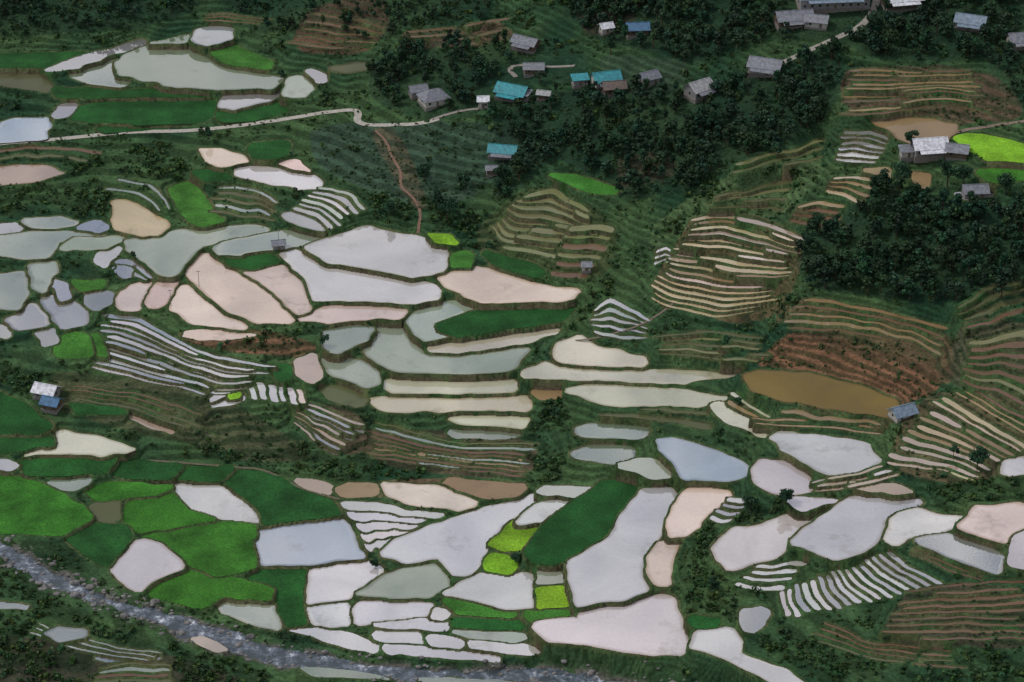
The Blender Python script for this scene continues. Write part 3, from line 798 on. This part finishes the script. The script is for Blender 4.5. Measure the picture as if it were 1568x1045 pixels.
n=40000; p=np.stack([rng.uniform(gx[0],gx[-1],n),rng.uniform(gy[0],gy[-1],n)],1); p=p[fbm(p[:,0],p[:,1],14,95,3)>.47]
pts.append(p);sc.append(rng.uniform(.45,1.25,len(p)))
n=1500; p=np.stack([rng.uniform(gx[0],gx[-1],n),rng.uniform(gy[0],gy[-1],n)],1); pts.append(p);sc.append(rng.uniform(1.6,3.2,len(p)))
p=np.concatenate(pts);s=np.concatenate(sc); big=dil(hard&~ring,2,2)|occ
small=inside|river_cells
k=np.where(s>1.1,free(p,dil(big,2,1)),free(p,dil(small,1,1))); p=p[k];s=s[k]
tint=rng.uniform(.6,1.2,len(p))[:,None]*np.stack([rng.uniform(.8,1.4,len(p)),np.ones(len(p)),rng.uniform(.7,1.2,len(p))],1)
scatter('shrub_and_grass_cover',BP,np.c_[p,zat(p[:,0],p[:,1])-.05],s,tint)
SOLO=[(650,278,8,4.5),(685,335,10,6),(672,320,8,4),(598,112,11,3),(615,105,10,3),(645,100,9,3),(1380,290,13,4.5),(1450,290,14,4.5),(1475,285,9,3.5),(1395,225,7,3),(1240,385,8,3.5),(1496,720,10,4),(765,282,8,4),
(1200,775,6,3.5),(1150,785,6,3.5),(1255,360,9,4),(205,398,3,1.5),(600,330,6,3),(320,215,6,2.4),(735,115,9,4),(710,285,6,3),(1540,300,10,4),(1345,300,9,4),(1235,160,12,3),(1100,200,10,4),(495,530,5,2.5),(1190,245,8,3),(935,85,10,3),(430,120,4,2),(790,862,4,2.6),(575,868,3,1.8),(1090,905,5,2.5),(850,640,5,2.6),(1130,620,3,1.6),(1460,700,5,2)]
for i,(px,py,h,cr) in enumerate(SOLO):
    p=hit(px,py); V,Cc=tree_proto(400+i,h,cr,700,.36 if h>5.5 else .22,dk0,dk1,'tall' if cr<h*.32 else 'round')
    o=quadmesh('tree' if i==0 else 'tree.%03d'%i,V,np.arange(len(V)).reshape(-1,4),MF,Cc*random.uniform(.8,1.3)); o.location=p; link(o)
# ---------------------------------------------------------------- houses
ROOF={'teal':(.03,.30,.34),'blue':(.05,.16,.30),'white':(.78,.78,.82),'grey':(.22,.23,.26),'pale':(.42,.42,.42),'bluegrey':(.20,.27,.34),'brown':(.14,.10,.08)}
RM={k:roofmat('corrugated_roof_'+k,v) for k,v in ROOF.items()}
WM=[plainmat('timber_wall',(.13,.09,.06),2),plainmat('limewashed_wall',(.45,.43,.38),2),plainmat('concrete_wall',(.25,.24,.23),2)]
DM=plainmat('dark_opening',(.02,.02,.022)); FM=plainmat('stone_plinth',(.22,.20,.18),3); WD=plainmat('weathered_wood',(.16,.12,.08),4)
def boxv(x0,x1,y0,y1,z0,z1): 
    V=[(x,y,z) for z in(z0,z1) for x,y in((x0,y0),(x1,y0),(x1,y1),(x0,y1))]
    return V,[(3,2,1,0),(4,5,6,7),(0,1,5,4),(1,2,6,5),(2,3,7,6),(3,0,4,7)]
def multi(name,boxes,mat,parent):
    V=[];Fs=[]
    for b in boxes:
        v,f=boxv(*b); k=len(V); V+=v; Fs+=[tuple(i+k for i in q) for q in f]
    return link(pymesh(name,V,Fs,mat),parent)
for hi,(h,p) in enumerate(zip(HOUSES,HP)):
    px,py,w,d,wh,rot,rc_,kind=h
    nm=('farm_hut' if w<7 else 'village_house'); e=bpy.data.objects.new(nm,None); link(e); e.location=p+np.array([0,0,.35]); e.rotation_euler[2]=math.radians(rot)
    a,b_=w/2,d/2; wm=WM[hi%3]
    multi('plinth',[(-a-.3,a+.3,-b_-.3,b_+.3,-3,0)],FM,e)
    multi('walls',[(-a,a,-b_,b_,0,wh)],wm,e)
    wins=[]; nwn=max(1,int(w/3.2))
    for k in range(nwn):
        x=-a+w*(k+.5)/nwn
        if k!=nwn//2: wins.append((x-.5,x+.5,-b_-.05,-b_+.02,1.0,2.1))
    if not wins: wins.append((a-1.3,a-.5,-b_-.05,-b_+.02,1.0,1.9))
    wins+= [(a-.02,a+.05,-.5,.5,1,2.1),(-a-.05,-a+.02,-.5,.5,1,2.1)]
    multi('windows',wins,DM,e); xd=-a+w*(nwn//2+.5)/nwn
    multi('door',[(xd-.55,xd+.55,-b_-.06,-b_+.02,0.02,2.05)],WD,e)
    ov=.8; rise=d*(.34 if kind!='shed' else .18); th=.12
    A,B=a+ov,b_+ov; zl=wh-ov*rise/b_*.9+.05; zr=wh+rise
    if kind=='gable':
        t=[(-A,-B,zl),(A,-B,zl),(A,0,zr),(-A,0,zr),(-A,B,zl),(A,B,zl)]
        V=t+[(x,y,z-th) for x,y,z in t]
        Fs=[(0,1,2,3),(3,2,5,4),(7,6,9,8),(8,9,10,11),(0,6,7,1),(4,5,11,10),(1,7,8,2),(2,8,11,5),(0,3,9,6),(3,4,10,9)]
        link(pymesh('roof',V,Fs,RM[rc_]),e)
        gz=zr-th-.12
        V=[(-a,-b_,wh),(-a,b_,wh),(-a,0,gz),(a,-b_,wh),(a,b_,wh),(a,0,gz)]
        link(pymesh('gable_ends',V,[(0,2,1),(3,4,5)],wm),e)
        multi('ridge_cap',[(-A,A,-.18,.18,zr-.05,zr+.07)],RM[rc_],e)
        if w>9:
            V=[(-a*.8,-B-2.0,zl-.75),(a*.8,-B-2.0,zl-.75),(a*.8,-B+.25,zl-.12),(-a*.8,-B+.25,zl-.12)]
            V+= [(x,y,z-.08) for x,y,z in V]
            link(pymesh('veranda_roof',V,[(0,1,2,3),(7,6,5,4),(0,4,5,1),(1,5,6,2),(3,2,6,7),(0,3,7,4)],RM['grey' if hi%2 and rc_!='white' else rc_]),e)
            multi('veranda_posts',[(x-.08,x+.08,-B-1.85,-B-1.7,-2,zl-.82) for x in np.linspace(-a*.75,a*.75,4)],WD,e)
    elif kind=='hip':
        t=[(-A,-B,zl),(A,-B,zl),(A,B,zl),(-A,B,zl),(-A+B*.8,0,zr),(A-B*.8,0,zr)]
        link(pymesh('roof',t,[(0,1,5,4),(1,2,5),(2,3,4,5),(3,0,4),(3,2,1,0)],RM[rc_]),e)
    else:
        V=[(-A,-B,wh),(A,-B,wh),(A,B,wh+rise+.2),(-A,B,wh+rise+.2)]; V+=[(x,y,z-th) for x,y,z in V]
        link(pymesh('roof',V,[(0,1,2,3),(7,6,5,4),(0,4,5,1),(1,5,6,2),(2,6,7,3),(3,7,4,0)],RM[rc_]),e)
        multi('upper_wall',[(-a,a,b_-.15,b_,wh,wh+rise-.1)],wm,e)
for px,py in[(427,378),(305,440),(168,560),(262,470),(870,330),(640,320),(1010,395)]:
    e=bpy.data.objects.new('utility_pole',None);link(e);e.location=hit(px,py)
    V=tube((0,0,-.5),(0,0,7.5),.14,.09,8); link(quadmesh('post',V,np.arange(len(V)).reshape(-1,4),FM),e)
    multi('crossarm',[(-.8,.8,-.06,.06,6.9,7.03)],WD,e); multi('insulators',[(x-.05,x+.05,-.05,.05,7.04,7.25) for x in(-.7,.7)],FM,e)
import bmesh
bm_=bmesh.new();bmesh.ops.create_icosphere(bm_,subdivisions=2,radius=1);IV=np.array([v.co[:] for v in bm_.verts]);IF=np.array([[v.index for v in f.verts] for f in bm_.faces]);bm_.free()
Vs=[];Fs=[];k0=0
for k in range(800):
    i=rng.integers(0,len(RIV)-1);t=rng.random();c=RIV[i]*(1-t)+RIV[i+1]*t; off=rng.choice([-1,1])*abs(rng.normal(4.4,1.6))
    dr=RIV[i+1]-RIV[i];dr/=np.hypot(dr[0],dr[1])+1e-6; x=c[0]-dr[1]*off;y=c[1]+dr[0]*off; s=rng.gamma(2,.2)+.12
    if not free(np.array([[x,y]]),inside)[0]: continue
    v=IV*(1+.25*(rng.random((len(IV),1))-.5))*np.array([1,rng.uniform(.6,1),rng.uniform(.5,.8)])*s
    z=max(zat(x,y),c[2]-.2); Vs.append(v+np.array([x,y,z]));Fs.append(IF+k0);k0+=len(IV)
link(quadmesh('river_boulders',np.concatenate(Vs),np.concatenate(Fs),plainmat('river_stone',(.17,.16,.15),.6,.5,1.6),nv=3))

# ---------------------------------------------------------------- light, overcast sky, camera
wd=bpy.data.worlds.new('World');scn.world=wd;wd.use_nodes=True;nt=wd.node_tree;bg=nt.nodes['Background']
SEL,SAZ=math.radians(52),math.radians(-75)
sky=N(nt,'ShaderNodeTexSky');sky.sky_type='NISHITA';sky.sun_disc=False;sky.sun_elevation=SEL;sky.sun_rotation=SAZ;sky.dust_density=3;sky.air_density=1.0;sky.altitude=1000
tc=N(nt,'ShaderNodeTexCoord'); cn=N(nt,'ShaderNodeTexNoise'); cn.inputs['Scale'].default_value=16; cn.inputs['Detail'].default_value=8; cn.inputs['Roughness'].default_value=.62; cn.inputs['Distortion'].default_value=.6
nt.links.new(tc.outputs['Generated'],cn.inputs['Vector'])
mr=N(nt,'ShaderNodeMapRange'); mr.inputs['From Min'].default_value=.38; mr.inputs['From Max'].default_value=.60; mr.inputs['To Min'].default_value=.05; mr.inputs['To Max'].default_value=.97
nt.links.new(cn.outputs['Fac'],mr.inputs['Value'])
mx=N(nt,'ShaderNodeMix',data_type='RGBA'); mx.inputs['B'].default_value=(8.6,8.6,9.1,1); nt.links.new(mr.outputs[0],mx.inputs['Factor']); nt.links.new(sky.outputs[0],mx.inputs['A'])
nt.links.new(mx.outputs['Result'],bg.inputs[0]);bg.inputs[1].default_value=.085
sl=bpy.data.lights.new('sun','SUN');sl.energy=1.4;sl.angle=math.radians(12);sl.color=(1,.96,.90);so=bpy.data.objects.new('sun',sl);link(so)
from mathutils import Vector
dirv=Vector((math.sin(SAZ)*math.cos(SEL),math.cos(SAZ)*math.cos(SEL),math.sin(SEL)))
so.rotation_euler=dirv.to_track_quat('Z','Y').to_euler()
cam=bpy.data.cameras.new('camera');cam.sensor_width=36;cam.lens=18/(784/FPX);cam.clip_start=1;cam.clip_end=9000
co=bpy.data.objects.new('camera',cam);link(co);co.location=(0,0,H);co.rotation_euler=(math.radians(60),0,0);scn.camera=co
scn.view_settings.view_transform='Standard';scn.view_settings.look='None';scn.view_settings.exposure=0
